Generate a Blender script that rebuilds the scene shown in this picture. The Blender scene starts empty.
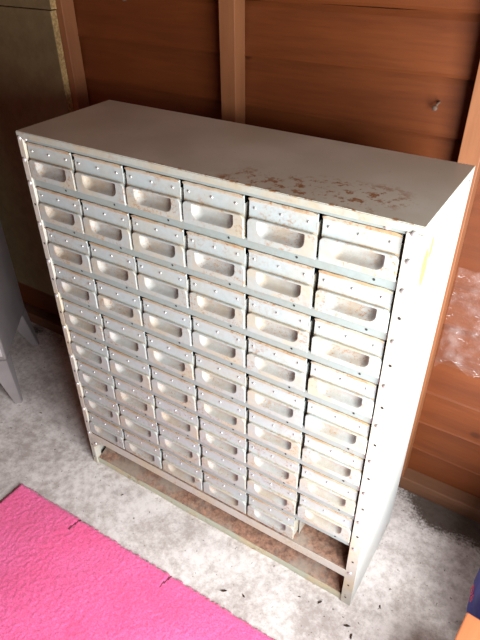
import bpy, bmesh, math, random
from mathutils import Vector, Matrix, noise
random.seed(7)
D = bpy.data
COL = bpy.context.scene.collection
PI = math.pi

# ------------------------------------------------------------------ materials
def new_mat(name):
    m = D.materials.new(name); m.use_nodes = True
    nt = m.node_tree; nt.nodes.clear()
    out = nt.nodes.new('ShaderNodeOutputMaterial')
    b = nt.nodes.new('ShaderNodeBsdfPrincipled')
    nt.links.new(b.outputs[0], out.inputs[0])
    return m, nt, b

class G:
    """small node-graph helper"""
    def __init__(s, nt): s.nt = nt; s.L = nt.links.new
    def n(s, t, **kw):
        nd = s.nt.nodes.new(t)
        for k, v in kw.items(): setattr(nd, k, v)
        return nd
    def inp(s, nd, i, v):
        if hasattr(v, 'is_output') or isinstance(v, bpy.types.NodeSocket): s.L(v, nd.inputs[i])
        else: nd.inputs[i].default_value = v
    def coord(s, scale=(1, 1, 1), per_object=False):
        tc = s.n('ShaderNodeTexCoord'); v = tc.outputs['Object']
        mp = s.n('ShaderNodeMapping'); mp.inputs['Scale'].default_value = scale
        s.L(v, mp.inputs[0]); v = mp.outputs[0]
        if per_object:
            oi = s.n('ShaderNodeObjectInfo')
            mu = s.math('MULTIPLY', oi.outputs['Random'], 37.0)
            ad = s.n('ShaderNodeVectorMath', operation='ADD')
            s.L(v, ad.inputs[0]); s.L(mu, ad.inputs[1]); v = ad.outputs[0]
        return v
    def rand(s): return s.n('ShaderNodeObjectInfo').outputs['Random']
    def noise(s, vec, scale, detail=4, rough=.55, dist=0):
        t = s.n('ShaderNodeTexNoise'); s.L(vec, t.inputs['Vector'])
        t.inputs['Scale'].default_value = scale; t.inputs['Detail'].default_value = detail
        t.inputs['Roughness'].default_value = rough; t.inputs['Distortion'].default_value = dist
        return t.outputs['Fac']
    def ramp(s, f, a, b, lo=0., hi=1.):
        r = s.n('ShaderNodeMapRange'); r.clamp = True; r.interpolation_type = 'SMOOTHSTEP'
        s.L(f, r.inputs[0]); r.inputs[1].default_value = a; r.inputs[2].default_value = b
        r.inputs[3].default_value = lo; r.inputs[4].default_value = hi
        return r.outputs[0]
    def math(s, op, a, b=0.):
        m = s.n('ShaderNodeMath', operation=op); s.inp(m, 0, a); s.inp(m, 1, b); return m.outputs[0]
    def mix(s, f, a, b):
        m = s.n('ShaderNodeMix', data_type='RGBA')
        s.inp(m, 0, f)
        for i, c in ((6, a), (7, b)):
            if isinstance(c, tuple): m.inputs[i].default_value = (*c, 1)
            else: s.L(c, m.inputs[i])
        return m.outputs[2]
    def sep(s, v):
        x = s.n('ShaderNodeSeparateXYZ'); s.L(v, x.inputs[0]); return x.outputs
    def bump(s, h, strength=.3, dist=.002):
        b = s.n('ShaderNodeBump'); b.inputs['Strength'].default_value = strength
        b.inputs['Distance'].default_value = dist; s.L(h, b.inputs['Height']); return b.outputs[0]

RUST = (.30, .115, .035); RUST2 = (.17, .07, .035)

def painted(name, base, dirt, rust_amt=.5, dirt_amt=.6, rough=.42, per_object=True, spec=.5, rs=38):
    """old enamel: base colour, dirty cream patches, freckles of rust. rust_amt 0..1"""
    m, nt, b = new_mat(name); g = G(nt)
    v = g.coord(per_object=per_object)
    n1 = g.noise(v, 14, 4); n2 = g.noise(v, 90, 5, .65); n3 = g.noise(v, rs*3.2, 6, .75); n4 = g.noise(v, 9, 3)
    c = g.mix(g.math('MULTIPLY', g.ramp(n1, .4, .68), dirt_amt), base, dirt)
    c = g.mix(g.ramp(n2, .35, .7, 0, .18), c, tuple(x * .55 for x in dirt))
    area = g.ramp(n4, .60 - .24 * rust_amt, .76 - .18 * rust_amt)
    fre = g.ramp(n3, .50, .62)
    rf = g.math('MULTIPLY', area, fre)
    rf = g.math('MULTIPLY', rf, min(1, .35 + .7 * rust_amt))
    c = g.mix(rf, c, g.mix(n2, (.16,.078,.035), (.32, .185, .085)))
    g.L(c, b.inputs['Base Color'])
    g.L(g.math('ADD', g.math('MULTIPLY', rf, .4), rough), b.inputs['Roughness'])
    b.inputs['Specular IOR Level'].default_value = spec
    g.L(g.bump(g.math('ADD', g.math('MULTIPLY', n3, .6), n1), .12, .002), b.inputs['Normal'])
    return m

def plain(name, col, rough=.5, metal=0., var=.15, scale=60):
    m, nt, b = new_mat(name); g = G(nt)
    n = g.noise(g.coord(), scale, 4)
    g.L(g.mix(g.ramp(n, .3, .7), tuple(x * (1 - var) for x in col), tuple(min(1, x * (1 + var)) for x in col)), b.inputs['Base Color'])
    b.inputs['Roughness'].default_value = rough; b.inputs['Metallic'].default_value = metal
    return m

def wood(name, dark, light, axis='x', rough=.6, pitch=None, zoff=0.):
    """stained softwood; grain runs along axis; with pitch each board gets a shade of its own"""
    m, nt, b = new_mat(name); g = G(nt)
    sc = {'x': (1.2, 14, 14), 'z': (14, 14, 1.2), 'y': (14, 1.2, 14)}[axis]
    v = g.coord(sc)
    if pitch:
        raw = g.coord(); z = g.sep(raw)[2]
        idx = g.math('FLOOR', g.math('DIVIDE', g.math('SUBTRACT', z, zoff), pitch))
        ad = g.n('ShaderNodeVectorMath', operation='ADD'); cb = g.n('ShaderNodeCombineXYZ')
        g.L(g.math('MULTIPLY', idx, 7.3), cb.inputs[0]); g.L(g.math('MULTIPLY', idx, 3.1), cb.inputs[2])
        g.L(v, ad.inputs[0]); g.L(cb.outputs[0], ad.inputs[1]); v = ad.outputs[0]
    n1 = g.noise(v, 1.3, 6, .62, .5); n2 = g.noise(v, 6.5, 4, .6, .4); n3 = g.noise(g.coord(), 2.2, 4)
    f = g.math('ADD', g.math('MULTIPLY', n1, .65), g.math('MULTIPLY', n2, .35))
    c = g.mix(g.ramp(f, .30, .72), dark, light)
    c = g.mix(g.ramp(n3, .45, .75, 0, .45), c, tuple(x * .6 for x in dark))
    # knots
    vo = g.n('ShaderNodeTexVoronoi'); vo.inputs['Scale'].default_value = 3.3
    g.L(g.coord((1, 1, 1.6)), vo.inputs['Vector'])
    c = g.mix(g.ramp(vo.outputs['Distance'], .03, .07, .75, 0), c, tuple(x * .45 for x in dark))
    g.L(c, b.inputs['Base Color']); b.inputs['Roughness'].default_value = rough
    b.inputs['Specular IOR Level'].default_value = .35
    g.L(g.bump(f, .12, .003), b.inputs['Normal'])
    return m

M = {}
M['drawer'] = painted('drawer_enamel', (.30, .335, .325), (.355, .315, .225), .72, .8)
M['plate'] = painted('label_plate_enamel', (.315, .365, .365), (.33, .325, .27), .45, .5)
M['lip'] = painted('rusty_rolled_lip', (.33, .31, .25), (.30, .20, .10), 1.0, .9, .55)
M['cup'] = painted('finger_pull_enamel', (.30, .315, .30), (.28, .235, .165), .95, .7, .26, rs=75)
M['rail'] = painted('rail_green_grey', (.22, .265, .255), (.24, .255, .22), .25, .4, .4)
M['post'] = painted('post_enamel', (.385, .375, .335), (.42, .33, .18), .30, .5, .45, rs=60)
M['toplip'] = painted('top_lip_enamel', (.31, .335, .30), (.34, .28, .18), .5, .7, .45, False, rs=26)
M['inner'] = painted('inner_sheet', (.30, .30, .27), (.30, .25, .18), .6, .8, .6)
M['bolt'] = plain('dull_zinc', (.50, .49, .47), .35, .6)
M['hole'] = plain('bolt_hole_black', (.012, .011, .010), .9)  # black discs painted for the shade inside holes that are not cut
M['sidep'] = None; M['top'] = None

def mat_top():
    m, nt, b = new_mat('cabinet_top_grey'); g = G(nt)
    v = g.coord(); X, Y, Z = g.sep(v)
    n1 = g.noise(v, 6, 5); n2 = g.noise(v, 55, 6, .7); n3 = g.noise(v, 48, 7, .72); n4 = g.noise(v, 6.5, 4)
    c = g.mix(g.ramp(n1, .35, .7), (.50, .51, .425), (.60, .61, .53))
    c = g.mix(g.ramp(n2, .62, .78, 0, .5), c, (.22, .15, .10))
    # rust bloom over the front right third, thickest along the front edge
    reg = g.math('MULTIPLY', g.ramp(X, .42, .66), g.ramp(X, .80, .93, 1, .25))
    reg = g.math('MULTIPLY', reg, g.ramp(Y, .04, .21, 1, 0))
    a = g.math('ADD', reg, g.math('MULTIPLY', g.math('SUBTRACT', n4, .5), 1.6))
    rf = g.math('MULTIPLY', g.ramp(a, .55, .95), g.ramp(n3, .50, .60))
    edge = g.math('MULTIPLY', g.ramp(Y, .000, .012, 1, 0), g.ramp(g.noise(v, 55, 5, .7), .50, .58))
    edge = g.math('MULTIPLY', edge, g.ramp(X, .25, .55, .15, 1))
    rf = g.math('MAXIMUM', rf, edge)
    few = g.math('MULTIPLY', g.ramp(n3, .66, .74), g.ramp(X, .3, .8, 0, .7))
    rf = g.math('MAXIMUM', rf, few)
    c = g.mix(g.math('MULTIPLY', rf, .96), c, g.mix(n2, (.17, .07, .02), (.40, .18, .05)))
    chip = g.ramp(g.noise(v, 19, 2), .77, .79, 0, .7)
    c = g.mix(chip, c, (.62, .60, .56))
    g.L(c, b.inputs['Base Color'])
    g.L(g.math('ADD', g.math('MULTIPLY', rf, .4), g.ramp(n1, .3, .7, .36, .48)), b.inputs['Roughness'])
    b.inputs['Specular IOR Level'].default_value = .32
    g.L(g.bump(n1, .06, .003), b.inputs['Normal'])
    return m
def mat_side():
    m, nt, b = new_mat('side_panel_cream'); g = G(nt)
    v = g.coord(); X, Y, Z = g.sep(v)
    n1 = g.noise(v, 5, 5); n2 = g.noise(v, 60, 5, .65); n3 = g.noise(v, 26, 5)
    c = g.mix(g.ramp(n1, .35, .7), (.42, .44, .425), (.47, .465, .42))
    # two yellow-green paint smears near the top front
    for (y0, z0, ry, rz) in ((.043, 1.020, .020, .038), (.068, 1.045, .010, .024)):
        dy = g.math('DIVIDE', g.math('SUBTRACT', Y, y0), ry); dz = g.math('DIVIDE', g.math('SUBTRACT', Z, z0), rz)
        d = g.math('ADD', g.math('MULTIPLY', dy, dy), g.math('MULTIPLY', dz, dz))
        d = g.math('ADD', d, g.math('MULTIPLY', g.math('SUBTRACT', n3, .5), 2.5))
        c = g.mix(g.ramp(d, .5, 1.6, .8, 0), c, (.34, .32, .01))
    c = g.mix(g.math('MULTIPLY', g.ramp(n3, .58, .68), g.ramp(Z, .02, .12, .8, 0)), c, RUST)
    g.L(c, b.inputs['Base Color']); b.inputs['Roughness'].default_value = .42
    return m
def mat_tray():
    m, nt, b = new_mat('rusted_tray'); g = G(nt)
    v = g.coord(); X, Y, Z = g.sep(v)
    n1 = g.noise(v, 75, 7, .75); n2 = g.noise(v, 11, 5, .65)
    c = g.mix(g.ramp(n1, .35, .65), (.12, .062, .042), (.33, .18, .115))
    c = g.mix(g.ramp(g.math('ADD', n2, g.math('MULTIPLY', X, -.12)), .36, .58, 0, .75), c, (.27, .235, .19))
    g.L(c, b.inputs['Base Color']); b.inputs['Roughness'].default_value = .75
    g.L(g.bump(n1, .4, .002), b.inputs['Normal'])
    return m
M['top'] = mat_top(); M['sidep'] = mat_side(); M['tray'] = mat_tray()
M['kick'] = painted('kick_plate_green', (.36, .38, .30), (.48, .36, .20), .7, .6, .55, False)

WP = .119; WZ = 1.099 - .119 * 12
M['wall'] = wood('brown_stained_boards', (.098, .0235, .0055), (.152, .040, .009), 'x', .5, WP, WZ)
M['stud'] = wood('stud_timber', (.20, .075, .030), (.26, .105, .042), 'z', .55)
M['sole'] = wood('sole_plate_timber', (.10, .042, .020), (.155, .068, .034), 'x', .7)
M['bench'] = wood('bench_timber', (.30, .095, .035), (.38, .13, .05), 'y', .5)
def mat_sole_dust(): pass

def mat_floor():
    m, nt, b = new_mat('dusty_concrete'); g = G(nt)
    v = g.coord(); X, Y, Z = g.sep(v)
    n1 = g.noise(v, 5.5, 7, .7); n2 = g.noise(v, 42, 8, .78); n3 = g.noise(v, 120, 5, .7); n4 = g.noise(v, 75, 3)
    f = g.math('ADD', g.math('MULTIPLY', n1, .5), g.math('MULTIPLY', n2, .5))
    c = g.mix(g.ramp(f, .40, .60), (.36, .318, .295), (.64, .605, .58))
    c = g.mix(g.ramp(n3, .58, .72, 0, .45), c, (.18, .145, .12))
    c = g.mix(g.ramp(n2, .60, .72, 0, .5), c, (.60, .57, .55))
    c = g.mix(g.ramp(n4, .67, .71, 0, .75), c, (.09, .065, .05))
    # soil swept against the back sole plate, with shade right of cabinet painted in
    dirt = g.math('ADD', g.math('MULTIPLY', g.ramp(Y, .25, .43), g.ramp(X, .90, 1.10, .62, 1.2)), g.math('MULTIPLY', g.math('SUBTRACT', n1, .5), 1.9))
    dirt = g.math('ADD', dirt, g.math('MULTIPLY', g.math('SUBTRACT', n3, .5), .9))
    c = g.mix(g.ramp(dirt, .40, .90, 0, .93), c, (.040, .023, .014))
    g.L(c, b.inputs['Base Color']); b.inputs['Roughness'].default_value = .92
    b.inputs['Specular IOR Level'].default_value = .12
    g.L(g.bump(g.math('ADD', n2, g.math('MULTIPLY', n3, .4)), .35, .004), b.inputs['Normal'])
    return m
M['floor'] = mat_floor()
def mat_rug():
    m, nt, b = new_mat('pink_pile'); g = G(nt)
    v = g.coord()
    n1 = g.noise(v, 5, 4); n2 = g.noise(v, 230, 5, .75); n3 = g.noise(v, 45, 4)
    c = g.mix(g.ramp(n2, .3, .7), (.60, .055, .20), (.84, .17, .37))
    c = g.mix(g.ramp(n1, .4, .7, 0, .35), c, (.62, .05, .14))
    c = g.mix(g.ramp(n3, .62, .75, 0, .3), c, (.78, .22, .38))
    c = g.mix(g.ramp(g.noise(g.coord((1, .5, 1)), 130, 4, .7), .58, .70, 0, .45), c, (.40, .05, .20))
    g.L(c, b.inputs['Base Color']); b.inputs['Roughness'].default_value = .95
    b.inputs['Specular IOR Level'].default_value = .1
    b.inputs['Sheen Weight'].default_value = .3
    g.L(g.bump(n2, .5, .004), b.inputs['Normal'])
    return m
M['rug'] = mat_rug()
M['crease_shade'] = plain('rug_crease_shade', (.12, .02, .04), .9)  # dark faces that put the shade of the creases into the colour
def mat_chip(name, a, bcol, sc):
    m, nt, b = new_mat(name); g = G(nt)
    v = g.coord(); n1 = g.noise(v, sc, 5, .7); n2 = g.noise(v, 3, 4)
    c = g.mix(g.ramp(n1, .36, .64), a, bcol)
    c = g.mix(g.ramp(n2, .4, .7, 0, .4), c, tuple(x * .7 for x in a))
    g.L(c, b.inputs['Base Color']); b.inputs['Roughness'].default_value = .8
    g.L(g.bump(n1, .3, .002), b.inputs['Normal'])
    return m
M['chip_face'] = mat_chip('olive_painted_chipboard', (.122, .085, .034), (.150, .108, .046), 25)
M['chip_edge'] = mat_chip('raw_chipboard_edge', (.22, .13, .045), (.46, .32, .13), 130)
M['locker'] = plain('grey_enamel_shaded', (.17, .15, .148), .5, 0, .12, 8)  # body and legs darkened: side shade put into the enamel colour
M['locker_leg'] = plain('grey_enamel_shaded_leg', (.19, .17, .17), .5, 0, .12, 8)
M['locker_front'] = plain('grey_enamel_lit_front', (.34, .31, .31), .5, 0, .1, 12)  # same enamel made paler, light on the front painted in
M['blue'] = plain('blue_woven_plastic', (.012, .016, .17), .6, 0, .3, 40)
M['pinkink'] = plain('red_print', (.62, .06, .12), .5)
M['leaf'] = plain('dry_leaf', (.10, .055, .025), .8, 0, .4, 90)
M['nail'] = plain('old_nail', (.10, .06, .04), .7, .1)
def mat_film():
    m, nt, b = new_mat('clear_plastic_film'); g = G(nt)
    b.inputs['Base Color'].default_value = (.9, .88, .88, 1)
    b.inputs['Roughness'].default_value = .07
    n = g.noise(g.coord(), 18, 3)
    n2 = g.noise(g.coord((1, 1, 2.5)), 34, 3, .5, 2.5)
    g.L(g.math('ADD', g.ramp(n, .45, .8, .02, .12), g.ramp(n2, .64, .74, 0, .45)), b.inputs['Alpha'])
    return m
M['film'] = mat_film()

# ------------------------------------------------------------------ mesh helpers
def build(name, bm, mats, parent=None, smooth=False, angle=None, loc=None):
    me = D.meshes.new(name); bm.normal_update(); bm.to_mesh(me); bm.free()
    for mm in (mats if isinstance(mats, (list, tuple)) else [mats]): me.materials.append(mm)
    if smooth:
        for p in me.polygons: p.use_smooth = True
        if angle: me.set_sharp_from_angle(angle=math.radians(angle))
    o = D.objects.new(name, me); COL.objects.link(o)
    if parent: o.parent = parent
    if loc: o.location = loc
    return o
def box(bm, x0, x1, y0, y1, z0, z1, mi=0, bev=0.):
    vs = [bm.verts.new(p) for p in ((x0,y0,z0),(x1,y0,z0),(x1,y1,z0),(x0,y1,z0),(x0,y0,z1),(x1,y0,z1),(x1,y1,z1),(x0,y1,z1))]
    fs = [bm.faces.new([vs[i] for i in q]) for q in ((0,3,2,1),(4,5,6,7),(0,1,5,4),(1,2,6,5),(2,3,7,6),(3,0,4,7))]
    for f in fs: f.material_index = mi
    if bev:
        es = list({e for f in fs for e in f.edges})
        bmesh.ops.bevel(bm, geom=es, offset=bev, segments=2, affect='EDGES', profile=.5, material=-1)
    return fs
def hexa(bm, pts, mi=0, bev=0.):
    vs = [bm.verts.new(p) for p in pts]
    fs = [bm.faces.new([vs[i] for i in q]) for q in ((0,3,2,1),(4,5,6,7),(0,1,5,4),(1,2,6,5),(2,3,7,6),(3,0,4,7))]
    for f in fs: f.material_index = mi
    if bev: bmesh.ops.bevel(bm, geom=list({e for f in fs for e in f.edges}), offset=bev, segments=2, affect='EDGES')
def dome(bm, c, r, h, mi=0, seg=12, axis=(0,-1,0)):
    """low round-headed rivet on a plane facing axis"""
    a = Vector(axis); u = a.orthogonal().normalized(); w = a.cross(u); c = Vector(c); rings = []
    for k in range(4):
        t = k / 4 * PI / 2
        rings.append([bm.verts.new(c + a*h*math.sin(t) + (u*math.cos(q) + w*math.sin(q)) * r*math.cos(t)) for q in [2*PI*i/seg for i in range(seg)]])
    tip = bm.verts.new(c + a*h)
    for k in range(3):
        for i in range(seg):
            f = bm.faces.new((rings[k][i], rings[k][(i+1)%seg], rings[k+1][(i+1)%seg], rings[k+1][i])); f.material_index = mi
    for i in range(seg):
        f = bm.faces.new((rings[3][i], rings[3][(i+1)%seg], tip)); f.material_index = mi
def disc(bm, c, r, mi=0, seg=10, axis=(0,-1,0)):
    a = Vector(axis); u = a.orthogonal().normalized(); w = a.cross(u); c = Vector(c)
    f = bm.faces.new([bm.verts.new(c + (u*math.cos(q) + w*math.sin(q))*r) for q in [2*PI*i/seg for i in range(seg)]])
    f.material_index = mi
def tag(o, label, cat, group=None):
    o['label'] = label; o['category'] = cat
    if group: o['group'] = group
    return o
def struct(o): o['kind'] = 'structure'; return o
def thing(name, label, cat, loc=(0,0,0), rz=0., group=None):
    o = D.objects.new(name, None); COL.objects.link(o); o.location = loc; o.rotation_euler[2] = rz
    o.empty_display_size = .05
    return tag(o, label, cat, group)

# ------------------------------------------------------------------ the room
XL, XR, YF, YB, ZC = -1.35, 1.66, -1.75, .485, 2.05
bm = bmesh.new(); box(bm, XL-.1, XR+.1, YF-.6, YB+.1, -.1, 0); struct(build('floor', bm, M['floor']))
# back wall: overlapping horizontal boards, each lower edge standing proud
bm = bmesh.new(); z = WZ
rw = random.Random(3)
while z < ZC:
    z1 = min(z + WP, ZC + .02)
    z0 = max(z, 0.); j = rw.uniform(-.003, .003)
    n = 24; rows = []
    for i in range(n + 1):
        x = XL + (XR - XL) * i / n
        w = .003 * math.sin(x*2.3 + z*9) + .0012 * math.sin(x*17 + z*31)
        rows.append([bm.verts.new(p) for p in ((x, YB+.022, z0+w), (x, YB-.001+j, z0+w), (x, YB+.001+j, z0+w+.006), (x, YB+.012+j, max(z1-.014, z0+.02)), (x, YB+.017, z1+w), (x, YB+.022, z1+w))])
    for a, c in zip(rows, rows[1:]):
        for k in range(5): bm.faces.new((a[k], c[k], c[k+1], a[k+1]))
    z += WP
box(bm, XL, XR, YB+.023, YB+.05, 0, ZC)
bmesh.ops.recalc_face_normals(bm, faces=bm.faces)
struct(build('wall_back', bm, M['wall']))
bm = bmesh.new(); box(bm, XL-.05, XL, YF, YB+.05, 0, ZC); struct(build('wall_left', bm, M['wall']))
bm = bmesh.new(); box(bm, XL-.05, XR+.05, YF, YB+.05, ZC, ZC+.04); struct(build('ceiling', bm, M['wall']))
# right wall with the open doorway the daylight comes through
DY0, DY1, DZ = -1.02, -.10, 1.85
bm = bmesh.new()
box(bm, XR, XR+.05, YF-.05, DY0, 0, ZC); box(bm, XR, XR+.05, DY1, YB+.05, 0, ZC); box(bm, XR, XR+.05, DY0, DY1, DZ, ZC)
struct(build('wall_right', bm, M['wall']))
bm = bmesh.new(); box(bm, XL-.05, XR+.05, YF-.05, YF, 0, ZC); struct(build('wall_front', bm, M['wall']))
# studs and the sole plate
for i, (x0, x1) in enumerate(((-.318, -.272), (.259, .304), (.869, .914), (1.48, 1.525)), 1):
    bm = bmesh.new(); box(bm, x0, x1, .440, YB+.002, .053, ZC-.001, bev=.0015)
    struct(build('trim_%d' % i, bm, M['stud']))
bm = bmesh.new(); box(bm, XL+.001, XR-.001, .440, YB+.004, 0.0, .052, bev=.003)
struct(build('baseboard_back', bm, M['sole']))

# ------------------------------------------------------------------ drawer cabinet
W, DEP, H = .93, .303, 1.111
X0, PX, NC, NR = .0165, .1475, 6, 9
ZT, PZ = 1.089, .1058                  # top of the first row, row pitch
cab = thing('drawer_cabinet', 'tall grey steel multi-drawer cabinet with rust spots, bottom right drawer missing', 'cabinet')
bm = bmesh.new()                        # top: sheet with a folded front lip
box(bm, 0, W, 0, DEP, H-.0025, H, bev=.0008); tp = build('top_panel', bm, M['top'], cab)
bm = bmesh.new(); box(bm, 0, W, -.001, .0012, H-.014, H-.0012, bev=.0005); build('folded_lip', bm, M['toplip'], tp)
bm = bmesh.new(); box(bm, W-.0015, W, .001, DEP, 0, H-.003, bev=.0005)
disc(bm, (W+.0003, .275, H-.02), .0025, 1, axis=(1,0,0))
build('side_panel', bm, [M['sidep'], M['hole']], cab)
bm = bmesh.new(); box(bm, 0, .0015, .001, DEP, 0, H-.003, bev=.0005); build('side_panel', bm, M['post'], cab)
bm = bmesh.new(); box(bm, .002, W-.002, DEP-.002, DEP, .03, H-.003); build('back_panel', bm, M['inner'], cab)

bolt_bm = bmesh.new(); dome(bolt_bm, (0,0,0), .0060, .0035, seg=14)
bolt0 = build('bolt', bolt_bm, M['bolt'], None, True)
first_bolt = [True]
def put_bolt(parent, loc):
    if first_bolt[0]: o = bolt0; first_bolt[0] = False
    else: o = bolt0.copy(); COL.objects.link(o)
    o.parent = parent; o.location = loc
# corner posts: folded angle, holes and bolts alternating
for side in (0, 1):
    bm = bmesh.new()
    if side == 0:
        xa, xb = 0., .0150
    else:
        xa, xb = .9035, W
    box(bm, xa, xb, -.0005, .0012, 0, H-.015, bev=.0004)
    xi = xb if side == 0 else xa
    box(bm, xi-.0008, xi+.0008, -.0004, .022, .0, H-.016)      # inner return of the angle
    box(bm, xa+.002 if side == 0 else xb-.0032, xa+.0032 if side == 0 else xb-.002, .0012, .025, 0, H-.016)
    xc = (.0070 if side == 0 else .9145)
    k = 0
    for j in range(9):
        zz = .936 - .1058 * j
        disc(bm, (xc + .002, -.0009, zz), .0032, 1)
    for j in range(9):
        disc(bm, (xc - .002 + .004*(j % 2), -.0009, .905 - .1058 * j - .02), .0014, 1)
    disc(bm, (xc, -.0009, .03), .003, 1)
    post = build('corner_post', bm, [M['post'], M['hole']], cab)
    for zz in [1.099-.003, 1.046] + [.990 - .1058 * j for j in range(9)]:
        put_bolt(post, (xc, -.0005, zz))
# rails / shelves
top_rail_bm = bmesh.new()
box(top_rail_bm, .0165, .902, .0035, .005, ZT+.001, H-.0135)
tr = build('top_rail', top_rail_bm, M['rail'], cab)
for x in (.022, .87): put_bolt(tr, (x, .0035, 1.0955))
ZB = lambda r: ZT - PZ * r - .087
for r in range(NR):
    zb = ZB(r); zn = zb - .0188
    bm = bmesh.new()
    if r < NR - 1:
        box(bm, .016, .903, .0045, .006, zn+.0005, zb+.0020, bev=.0005)      # front lip
        box(bm, .016, .903, .006, DEP-.003, zb-.004, zb-.0025)              # shelf sheet
        for c in range(NC):
            disc(bm, (X0 + PX*c + .107, .0041, (zb+zn)/2 + .001), .0026, 1)
        build('shelf_rail', bm, [M['rail'], M['hole']], cab)
    else:
        box(bm, .016, .903, -.0003, .0015, .117, .146, bev=.0005)
        box(bm, .016, .903, .0015, .012, .117, .1185)
        build('bottom_rail', bm, [M['post'], M['hole']], cab)
        bm = bmesh.new(); box(bm, .016, .903, .0015, DEP-.003, .1435, .145)
        build('bottom_shelf', bm, M['tray'], cab)
for c in range(1, NC):                   # sheet dividers set back behind the drawer fronts
    bm = bmesh.new(); x = X0 + PX*c - .0005
    box(bm, x-.0007, x+.0007, .03, DEP-.003, .146, H-.02)
    build('divider', bm, M['inner'], cab)
# rusty floor tray and kick plate
bm = bmesh.new(); n = 60; rows = []; rt = random.Random(5)
for i in range(n+1):
    x = .0175 + .8845*i/n
    prof = ((.0085, .0185), (.0085, .0205), (.030, .029), (.060, .041), (.088, .053), (.100, .0565), (DEP-.003, .0565), (DEP-.003, .0545))
    rows.append([bm.verts.new((x, y, zz + (rt.uniform(-.0006, .0006) if 1 < k < 5 else 0))) for k, (y, zz) in enumerate(prof)])
for a, c in zip(rows, rows[1:]):
    for k in range(7): bm.faces.new((a[k], c[k], c[k+1], a[k+1]))
bmesh.ops.recalc_face_normals(bm, faces=bm.faces)
build('floor_tray', bm, M['tray'], cab, True, 30)
bm = bmesh.new(); n = 40; rows = []
for i in range(n+1):
    x = .017 + (.9025-.017)*i/n; s = .0012*math.sin(x*11)+.0008*math.sin(x*29)
    rows.append([bm.verts.new(p) for p in ((x,.010,0),(x,.0045+s,0),(x,.0040+s,.019+s*.6),(x,.0055+s,.0225+s*.6),(x,.0083,.0222),(x,.0083,.019))])
for a, c in zip(rows, rows[1:]):
    for k in range(5): bm.faces.new((a[k], c[k], c[k+1], a[k+1]))
bmesh.ops.recalc_face_normals(bm, faces=bm.faces)
build('kick_plate', bm, M['kick'], cab, True, 40)
bm = bmesh.new()                         # white corner gusset, lower left
v = [bm.verts.new(p) for p in ((.015,-.0016,.124),(.060,-.0016,.124),(.015,-.0016,.078),(.015,-.0004,.124),(.060,-.0004,.124),(.015,-.0004,.078))]
for q in ((0,2,1),(3,4,5),(0,1,4,3),(1,2,5,4),(2,0,3,5)): bm.faces.new([v[i] for i in q])
gs = build('gusset', bm, M['post'], cab); put_bolt(gs, (.030, -.0016, .105))

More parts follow.
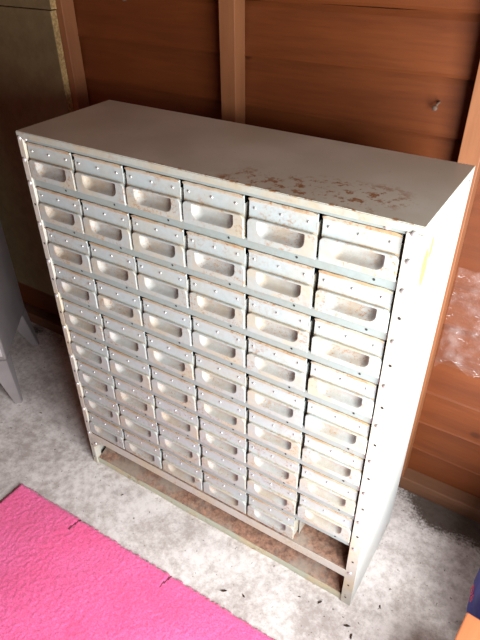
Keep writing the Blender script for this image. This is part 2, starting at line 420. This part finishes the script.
# ---- one drawer, then copies
DW, DH, LZ = .1412, .087, .0475          # width, height, top of the lower panel
HW = DW/2
def rrect_bottom(x0, x1, z0, z1, r, seg=7, rt=.002):
    """closed outline, counter-clockwise from the front, round bottom corners"""
    pts = []
    for cx, cz, a0, rr in ((x0+r, z0+r, PI, r), (x1-r, z0+r, 1.5*PI, r), (x1-rt, z1-rt, 0, rt), (x0+rt, z1-rt, .5*PI, rt)):
        for i in range(seg+1):
            a = a0 + .5*PI*i/seg; pts.append((cx+rr*math.cos(a), cz+rr*math.sin(a)))
    return pts
CUP = (-HW+.0215, -HW+.1188, .0125, LZ-.0035)
YFR = -.0036
def make_drawer():
    bm = bmesh.new()
    cup = rrect_bottom(*CUP, .0165)
    def outer(e):                        # panel outline grown by e; rounded top corners
        r = .011; p = [(-HW-e, 0-e), (HW+e, 0-e)]
        for i in range(7): a = .5*PI*i/6; p.append((HW-r+(r+e)*math.cos(a), LZ-r+(r+e)*math.sin(a)))
        for i in range(7): a = .5*PI+.5*PI*i/6; p.append((-HW+r+(r+e)*math.cos(a), LZ-r+(r+e)*math.sin(a)))
        return p
    ring = lambda pts, y: [bm.verts.new((x, y, z)) for x, z in pts]
    o0 = ring(outer(-.0012), YFR); o1 = ring(outer(0), YFR+.0013); o2 = ring(outer(0), .0025)
    ci = ring(cup, YFR)
    def loop(vs): return [bm.edges.new((vs[i], vs[(i+1) % len(vs)])) for i in range(len(vs))]
    bmesh.ops.triangle_fill(bm, edges=loop(o0)+loop(ci), use_beauty=True)
    for a, c in ((o0, o1), (o1, o2)):
        for i in range(len(a)):
            j = (i+1) % len(a); bm.faces.new((a[i], a[j], c[j], c[i]))
    # box behind: two sides, base, back
    box(bm, -HW+.002, -HW+.003, .002, .26, .0005, .068); box(bm, HW-.003, HW-.002, .002, .26, .0005, .068)
    box(bm, -HW+.003, HW-.003, .002, .26, .0005, .0015); box(bm, -HW+.003, HW-.003, .259, .26, .0015, .068)
    bmesh.ops.recalc_face_normals(bm, faces=bm.faces)
    d = build('drawer', bm, M['drawer'])
    # label plate: sloped strip with a rolled rusty top lip and three rivets
    bm = bmesh.new(); hw = HW-.0018
    prof = [(.0014, LZ-.0022, 1), (.0016, LZ+.0006, 1), (.0017, LZ+.0018, 1), (.0030, .0765, 0), (.0026, .0785, 0), (.0002, .0805, 1), (-.0010, .0830, 1), (-.0004, DH-.0006, 1), (.005, DH, 1)]
    nx = 14; cols = []
    for i in range(nx+1):
        t = i/nx*2-1; x = hw*t
        e = max(0, abs(t)-.9)/.1                # lip fades out towards its ends
        cols.append([bm.verts.new((x, y + (.0015*e*e if k in (5,6) else 0), zz - (.0020*e*e if k >= 6 else 0) + .0005*math.sin(i*1.7)*(k >= 5))) for k, (y, zz, mi) in enumerate(prof)])
    for a, c in zip(cols, cols[1:]):
        for k in range(len(prof)-1):
            f = bm.faces.new((a[k], c[k], c[k+1], a[k+1])); f.material_index = prof[k+1][2]
    for sx in (0, -1):                            # closed ends back to the frame
        v = cols[sx]; b0 = bm.verts.new((v[0].co.x, .004, LZ-.0022))
        bm.faces.new([*v, b0] if sx == 0 else [b0, *reversed(v)])
    bmesh.ops.recalc_face_normals(bm, faces=bm.faces)
    s = Vector((0, .0016+.0001, .0765-(LZ+.001))).normalized(); nrm = Vector((0, -s.z, s.y))
    for x in (-.057, -.003, .051):
        t = (.0655-(LZ+.001))/(.0765-(LZ+.001))
        dome(bm, (x, .0017+.0013*t, .0660), .0029, .0022, 2, 12, nrm)
    lp = build('label_plate', bm, [M['plate'], M['lip'], M['bolt']], d, True, 28)
    # finger pull: pressed cup
    bm = bmesh.new(); steps = ((0, 0), (.0012, .0012), (.0030, .0045), (.0055, .0085), (.0085, .0112), (.0115, .0122))
    prev = None
    for e, dep in steps:
        x0, x1, z0, z1 = CUP
        pts = rrect_bottom(x0+e*1.5, x1-e*1.5, z0+e, z1-e*.35, max(.0165-e*.6, .004), rt=.002+e*.35)
        rg = [bm.verts.new((x, YFR+dep, zz)) for x, zz in pts]
        if prev:
            for i in range(len(rg)):
                j = (i+1) % len(rg); bm.faces.new((prev[i], prev[j], rg[j], rg[i]))
        prev = rg
    bm.faces.new(prev); bmesh.ops.recalc_face_normals(bm, faces=bm.faces)
    for f in bm.faces:
        pass
    if sum(f.normal.y for f in bm.faces) > 0: bmesh.ops.reverse_faces(bm, faces=bm.faces)
    build('finger_pull', bm, M['cup'], d, True, 60)
    return d
dr0 = make_drawer(); kids = list(dr0.children)
rd = random.Random(11); first = True
for r in range(NR):
    for c in range(NC):
        if r == NR-1 and c == NC-1: continue              # the missing drawer
        if first: d = dr0; first = False
        else:
            d = dr0.copy(); COL.objects.link(d)
            for k in kids:
                q = k.copy(); COL.objects.link(q); q.parent = d
        d.parent = cab
        d.location = (X0 + PX*(c+.5) + rd.uniform(-.0007, .0007), .0036 - rd.uniform(0, .0012), ZB(r) + rd.uniform(-.0005, .0006))
        d.rotation_euler[1] = rd.uniform(-.004, .004)
        if (r, c) == (8, 0): d.location.z -= .001

# ------------------------------------------------------------------ rug
def rug():
    cx, cy = -.130, -.197; LX, LY = 1.14, 1.02; nx, ny = 330, 290
    bm = bmesh.new(); g = []
    creases = ((.262, -.024, .046, PI/2, .007), (.606, -.022, .048, PI/2, .008))
    def hgt(x, y):
        p = Vector((x*85, y*85, 0)); q = Vector((x*170, y*170, 3)); s = Vector((x*6, y*6, 9))
        h = .0135 + .0012*noise.noise(p) + .0016*noise.noise(q) + .003*noise.noise(s)
        e = min(x, LX-x, -y, LY+y)
        h *= min(1, .25 + (e/.012))**.5 if e < .009 else 1
        for (mx, my, ln, ang, dp) in creases:
            dx, dy = x-mx-.0, y-my; u = dx*math.cos(ang)+dy*math.sin(ang); w = -dx*math.sin(ang)+dy*math.cos(ang)
            if abs(u) < ln/2: h -= dp*.2*math.exp(-(w/.0050)**2)*math.cos(PI*u/ln)
            if abs(u) < ln/2: h += .0012*math.exp(-((w-.008)/.006)**2)*math.cos(PI*u/ln)
        return max(h, .002)
    for j in range(ny+1):
        row = []
        for i in range(nx+1):
            x = LX*i/nx; y = -LY*j/ny
            ex = ey = 0
            if i in (0, nx): ex = random.uniform(-.0035, .0035)
            if j in (0, ny): ey = random.uniform(-.0035, .0035)
            row.append(bm.verts.new((x+ex, y+ey, hgt(x, y))))
        g.append(row)
    for j in range(ny):
        for i in range(nx):
            f = bm.faces.new((g[j+1][i], g[j+1][i+1], g[j][i+1], g[j][i])); c = f.calc_center_median()
            for (mx, my, ln, ang, dp) in creases:
                if abs(c.y-my) < ln/2 and abs(c.x-mx - .004*math.sin((c.y-my)*60)) < .0027: f.material_index = 1
    rim = [g[0][i] for i in range(nx)] + [g[j][nx] for j in range(ny)] + [g[ny][i] for i in range(nx, 0, -1)] + [g[j][0] for j in range(ny, 0, -1)]
    low = [bm.verts.new((v.co.x, v.co.y, 0)) for v in rim]
    for i in range(len(rim)):
        j = (i+1) % len(rim); bm.faces.new((rim[i], rim[j], low[j], low[i]))
    bmesh.ops.recalc_face_normals(bm, faces=bm.faces)
    o = build('rug', bm, [M['rug'], M['crease_shade']], None, True); o.location = (cx, cy, .0003); o.rotation_euler[2] = .013
    tag(o, 'bright pink pile rug on the concrete floor in front of the drawer cabinet', 'rug')
rug()

# ------------------------------------------------------------------ left: chipboard sheets, grey cupboard
def sheet(label, x0, x1, z0, z1, y0, rot=0.):
    bm = bmesh.new(); fs = box(bm, x0, x1, y0, .439, z0, z1)
    for f in fs: f.material_index = 0
    fs[3].material_index = 1; fs[0].material_index = 1; fs[1].material_index = 1
    bmesh.ops.bevel(bm, geom=[e for e in bm.edges], offset=.0012, segments=1, affect='EDGES')
    return tag(build('chipboard_sheet', bm, [M['chip_face'], M['chip_edge']]), label, 'chipboard')
sheet('large olive painted chipboard sheet with raw yellow edge, behind the grey cupboard', XL+.02, -.294, .235, 1.287, .4155)
sheet('upper olive chipboard sheet above the long seam in the top left corner', XL+.02, -.290, 1.2895, 2.0, .4165)

lk = thing('cupboard', 'grey metal cupboard on tapered splayed legs, left of the drawer cabinet', 'cupboard', (-.455, .063, 0))
sd = Vector((-.624, .781, 0)); fd = Vector((-.781, -.624, 0))     # side runs back, front runs left
lk.rotation_euler[2] = math.atan2(-fd.y, -fd.x)                    # local +x = -fd (right), local +y = back
# local: front right corner at origin, body x in [-w,0], y in [0,dep]
w, dp, hb, ht = .42, .345, .195, .86
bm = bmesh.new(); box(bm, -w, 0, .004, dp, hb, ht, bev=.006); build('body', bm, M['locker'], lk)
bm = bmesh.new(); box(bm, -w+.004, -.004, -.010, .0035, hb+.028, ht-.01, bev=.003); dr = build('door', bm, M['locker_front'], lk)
bm = bmesh.new(); box(bm, -w+.05, -w+.062, -.032, -.022, .5, .62, bev=.003); box(bm, -w+.052, -w+.060, -.023, -.0095, .505, .515); box(bm, -w+.052, -w+.060, -.023, -.0095, .605, .615)
build('handle', bm, M['bolt'], dr)
for sx, sy in ((0,0),(0,1),(1,0),(1,1)):
    bm = bmesh.new()
    xo, yo = (0 if sx == 0 else -w), (0 if sy == 0 else dp)
    ux, uy = (-1 if sx == 0 else 1), (1 if sy == 0 else -1)
    t = [(xo, yo), (xo+ux*.075, yo), (xo+ux*.075, yo+uy*.06), (xo, yo+uy*.06)]
    ox, oy = -ux*.014, -uy*.016
    b_ = [(xo+ox, yo+oy), (xo+ox+ux*.026, yo+oy), (xo+ox+ux*.026, yo+oy+uy*.022), (xo+ox, yo+oy+uy*.022)]
    if ux*uy < 0: pass
    hexa(bm, [(*p, 0) for p in b_] + [(*p, hb+.003) for p in t], bev=.002)
    bmesh.ops.recalc_face_normals(bm, faces=bm.faces)
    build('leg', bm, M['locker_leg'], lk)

# ------------------------------------------------------------------ right: plastic film, bench, blue bag
bm = bmesh.new(); nx, nz = 70, 60; g = []
for j in range(nz+1):
    row = []
    for i in range(nx+1):
        u, v = i/nx, j/nz
        x = .922 + .42*u; z = .50 + .31*v - .03*u + (.03*math.sin(u*9) + .02*math.sin(u*23))*(1-v)
        p = Vector((x*9, z*9, 1.3)); q = Vector((x*26, z*30, 5))
        d = .016 + .022*abs(noise.noise(p)) + .010*abs(noise.noise(q)) + .004*noise.noise(q*2.3)
        row.append(bm.verts.new((x, .484-d, z)))
    g.append(row)
for j in range(nz):
    for i in range(nx): bm.faces.new((g[j][i], g[j][i+1], g[j+1][i+1], g[j+1][i]))
tag(build('plastic_sheet', bm, M['film'], None, True), 'crumpled clear plastic sheet hanging on the brown boards right of the cabinet', 'plastic sheet')

bn = thing('bench_shade_box', 'orange-brown wooden bench top at the bottom right corner, box sides added to shade the floor', 'box', (1.128, -.600, 0), -.10)
bm = bmesh.new(); box(bm, -.004, .404, -.004, .594, .232, .25, bev=.004); build('lid', bm, M['bench'], bn)
for nm, d_ in (('side_board', (0, .016, .016, .574)), ('side_board', (.384, .40, .016, .574)), ('end_board', (0, .40, 0, .016)), ('end_board', (0, .40, .574, .59))):
    bm = bmesh.new(); box(bm, *d_, 0, .2325, bev=.002); build(nm, bm, M['bench'], bn)  # solid sides added under the bench top to block light from the floor
bm = bmesh.new(); box(bm, .016, .384, .016, .574, .004, .016); build('base_board', bm, M['bench'], bn)

bg = thing('bag', 'blue plastic sack with red lettering, on the floor at the bottom right', 'bag', (1.352, .225, 0), -.06)
bm = bmesh.new(); bmesh.ops.create_icosphere(bm, subdivisions=5, radius=1)
for v in bm.verts:
    c = v.co; s = lambda t, e: math.copysign(abs(t)**e, t)
    lean = .012*(c.z+1)
    x, y, z = lean + s(c.x, .42)*.17, s(c.y, .45)*.195, s(c.z, .45)*.18
    k = .010*noise.noise(Vector((x*14, y*14, z*14))) + .004*noise.noise(Vector((x*45, y*45, z*45)))
    v.co = Vector((x, y, max(.0, z+.18))) + c*k; v.co.z = max(v.co.z, .0005)
sack = build('sack', bm, M['blue'], bg, True)
cu = D.curves.new('lettering', 'FONT'); cu.body = 'D88'; cu.size = .034; cu.extrude = .0004; cu.align_x = 'CENTER'; cu.align_y = 'CENTER'
tmp = D.objects.new('lettering_curve', cu); COL.objects.link(tmp)
bpy.context.view_layer.update()
me = D.meshes.new_from_object(tmp.evaluated_get(bpy.context.evaluated_depsgraph_get()))
D.objects.remove(tmp); me.materials.clear(); me.materials.append(M['pinkink'])
lt = D.objects.new('lettering', me); COL.objects.link(lt); lt.parent = bg
hit, hp, hn, _ = sack.ray_cast(Vector((-.6, -.118, .12)), Vector((1, 0, 0)))
lt.location = hp + hn*.0012
rz = hn.normalized(); rx = (Vector((0, -1, 0)) - rz*Vector((0, -1, 0)).dot(rz)).normalized(); ry = rz.cross(rx)
lt.rotation_euler = Matrix((rx, ry, rz)).transposed().to_euler()
lt['label'] = 'red printed lettering'

# ------------------------------------------------------------------ small things: leaf crumbs, nails
def leaf(loc, s, rz, name, label, curl):
    bm = bmesh.new(); n = 9; L = []
    for i in range(n+1):
        t = i/n; wd = s*.38*math.sin(PI*min(1, .06+t*.94))**.8
        a = curl*(t-.5)
        x = s*(t-.5); zz = .0012 + s*.35*curl*(t-.5)**2*2
        L.append([bm.verts.new((x, k*wd/2 + .12*s*math.sin(t*3), zz + s*.18*abs(k)*curl)) for k in (-1, 0, 1)])
    for a, b in zip(L, L[1:]):
        for k in range(2): bm.faces.new((a[k], b[k], b[k+1], a[k+1]))
    ex = bmesh.ops.solidify(bm, geom=bm.faces[:], thickness=.0006)
    mz = min(v.co.z for v in bm.verts)
    for v in bm.verts: v.co.z -= mz
    o = build('dry_leaf', bm, M['leaf'], None, True); o.location = loc; o.rotation_euler[2] = rz
    tag(o, label, 'leaf', 'dry leaf crumbs on the floor')
for (x, y, s, rz, cu_, lab) in (
    (.625, -.146, .016, .6, .9, 'curled brown leaf crumb on the pale floor nearest the rug edge'),
    (.677, -.127, .012, 2.6, .6, 'flat dark leaf crumb just right of the curled one by the rug'),
    (.805, -.050, .009, .2, .5, 'tiny brown leaf crumb in front of the kick plate, below the empty slot'),
    (.860, -.035, .014, 1.0, 1., 'curled leaf crumb close to the cabinet, left of its front right foot'),
    (.946, -.055, .017, .4, 1., 'brown leaf crumb at the bottom edge in front of the right foot'),
    (.966, -.072, .015, 1.7, .9, 'reddish leaf crumb at the very bottom edge, right of the others'),
    (1.000, .040, .011, 2.0, .5, 'dark leaf crumb right of the cabinet foot on the grey floor'),
    (.175, -.055, .010, 1.1, .5, 'small brown crumb on the floor between rug and kick plate at left'),
    (-.330, .060, .011, .3, .5, 'dark crumb on the floor beside the cupboard leg')):
    leaf((x, y, .0003), s, rz, 'dry_leaf', lab, cu_)
def nail(loc, label, ln, r, bend):
    bm = bmesh.new(); pts = [Vector((0, .012, 0)), Vector((0, 0, 0)), Vector((0, -ln*.6, 0)), Vector((bend*.5, -ln, bend)), Vector((bend*.7, -ln*1.1, bend*1.8))]
    prev = None
    for p in pts:
        rg = [bm.verts.new(p + Vector((math.cos(a)*r, 0, math.sin(a)*r))) for a in [2*PI*i/8 for i in range(8)]]
        if prev:
            for i in range(8): bm.faces.new((prev[i], prev[(i+1)%8], rg[(i+1)%8], rg[i]))
        prev = rg
    bm.faces.new(prev); dome(bm, pts[-1], r*2.2, r*1.2, axis=(0,-1,0)); bmesh.ops.recalc_face_normals(bm, faces=bm.faces)
    o = build('nail', bm, M['nail'], None, True); o.location = loc
    tag(o, label, 'nail')
nail((.795, .492, 1.166), 'bent rusty nail sticking out of the board at upper right', .014, .0028, -.005)
nail((-.080, .492, 1.318), 'pale nail in the board at the top left, right of the corner stud', .012, .0035, .004)

# ------------------------------------------------------------------ light
w_ = D.worlds.new('sky'); bpy.context.scene.world = w_; w_.use_nodes = True
bgd = w_.node_tree.nodes['Background']; bgd.inputs[0].default_value = (.80, .90, 1, 1); bgd.inputs[1].default_value = .6
def area(name, loc, target, sx, sy, power, col):
    l = D.lights.new(name, 'AREA'); l.shape = 'RECTANGLE'; l.size = sx; l.size_y = sy; l.energy = power; l.color = col
    o = D.objects.new(name, l); COL.objects.link(o); o.location = loc
    o.rotation_euler = (Vector(target) - Vector(loc)).to_track_quat('-Z', 'Y').to_euler()
    return o
area('doorway_daylight', (XR-.06, (DY0+DY1)/2, .74), (.75, -.36, .60), .88, 1.35, 96, (.985, .985, 1))

# ------------------------------------------------------------------ camera
cam = D.cameras.new('camera'); co = D.objects.new('camera', cam); COL.objects.link(co)
Rr = ((0.84485179, 0.53492591, -0.00892898), (-0.30539389, 0.49590231, 0.81290557), (-0.43927215, 0.68405787, -0.58232706))
m = Matrix(((Rr[0][0], Rr[1][0], -Rr[2][0]), (Rr[0][1], Rr[1][1], -Rr[2][1]), (Rr[0][2], Rr[1][2], -Rr[2][2]))).to_4x4()
m.translation = (1.11062354, -.806809206, 1.49756924); co.matrix_world = m
cam.sensor_fit = 'VERTICAL'; cam.sensor_height = 24; cam.lens = 563.82/640*24; cam.clip_start = .02
sc = bpy.context.scene; sc.camera = co
sc.view_settings.view_transform = 'Standard'; sc.view_settings.look = 'None'
sc.view_settings.exposure = 0.0; sc.view_settings.gamma = 1; sc.view_settings.use_curve_mapping = False
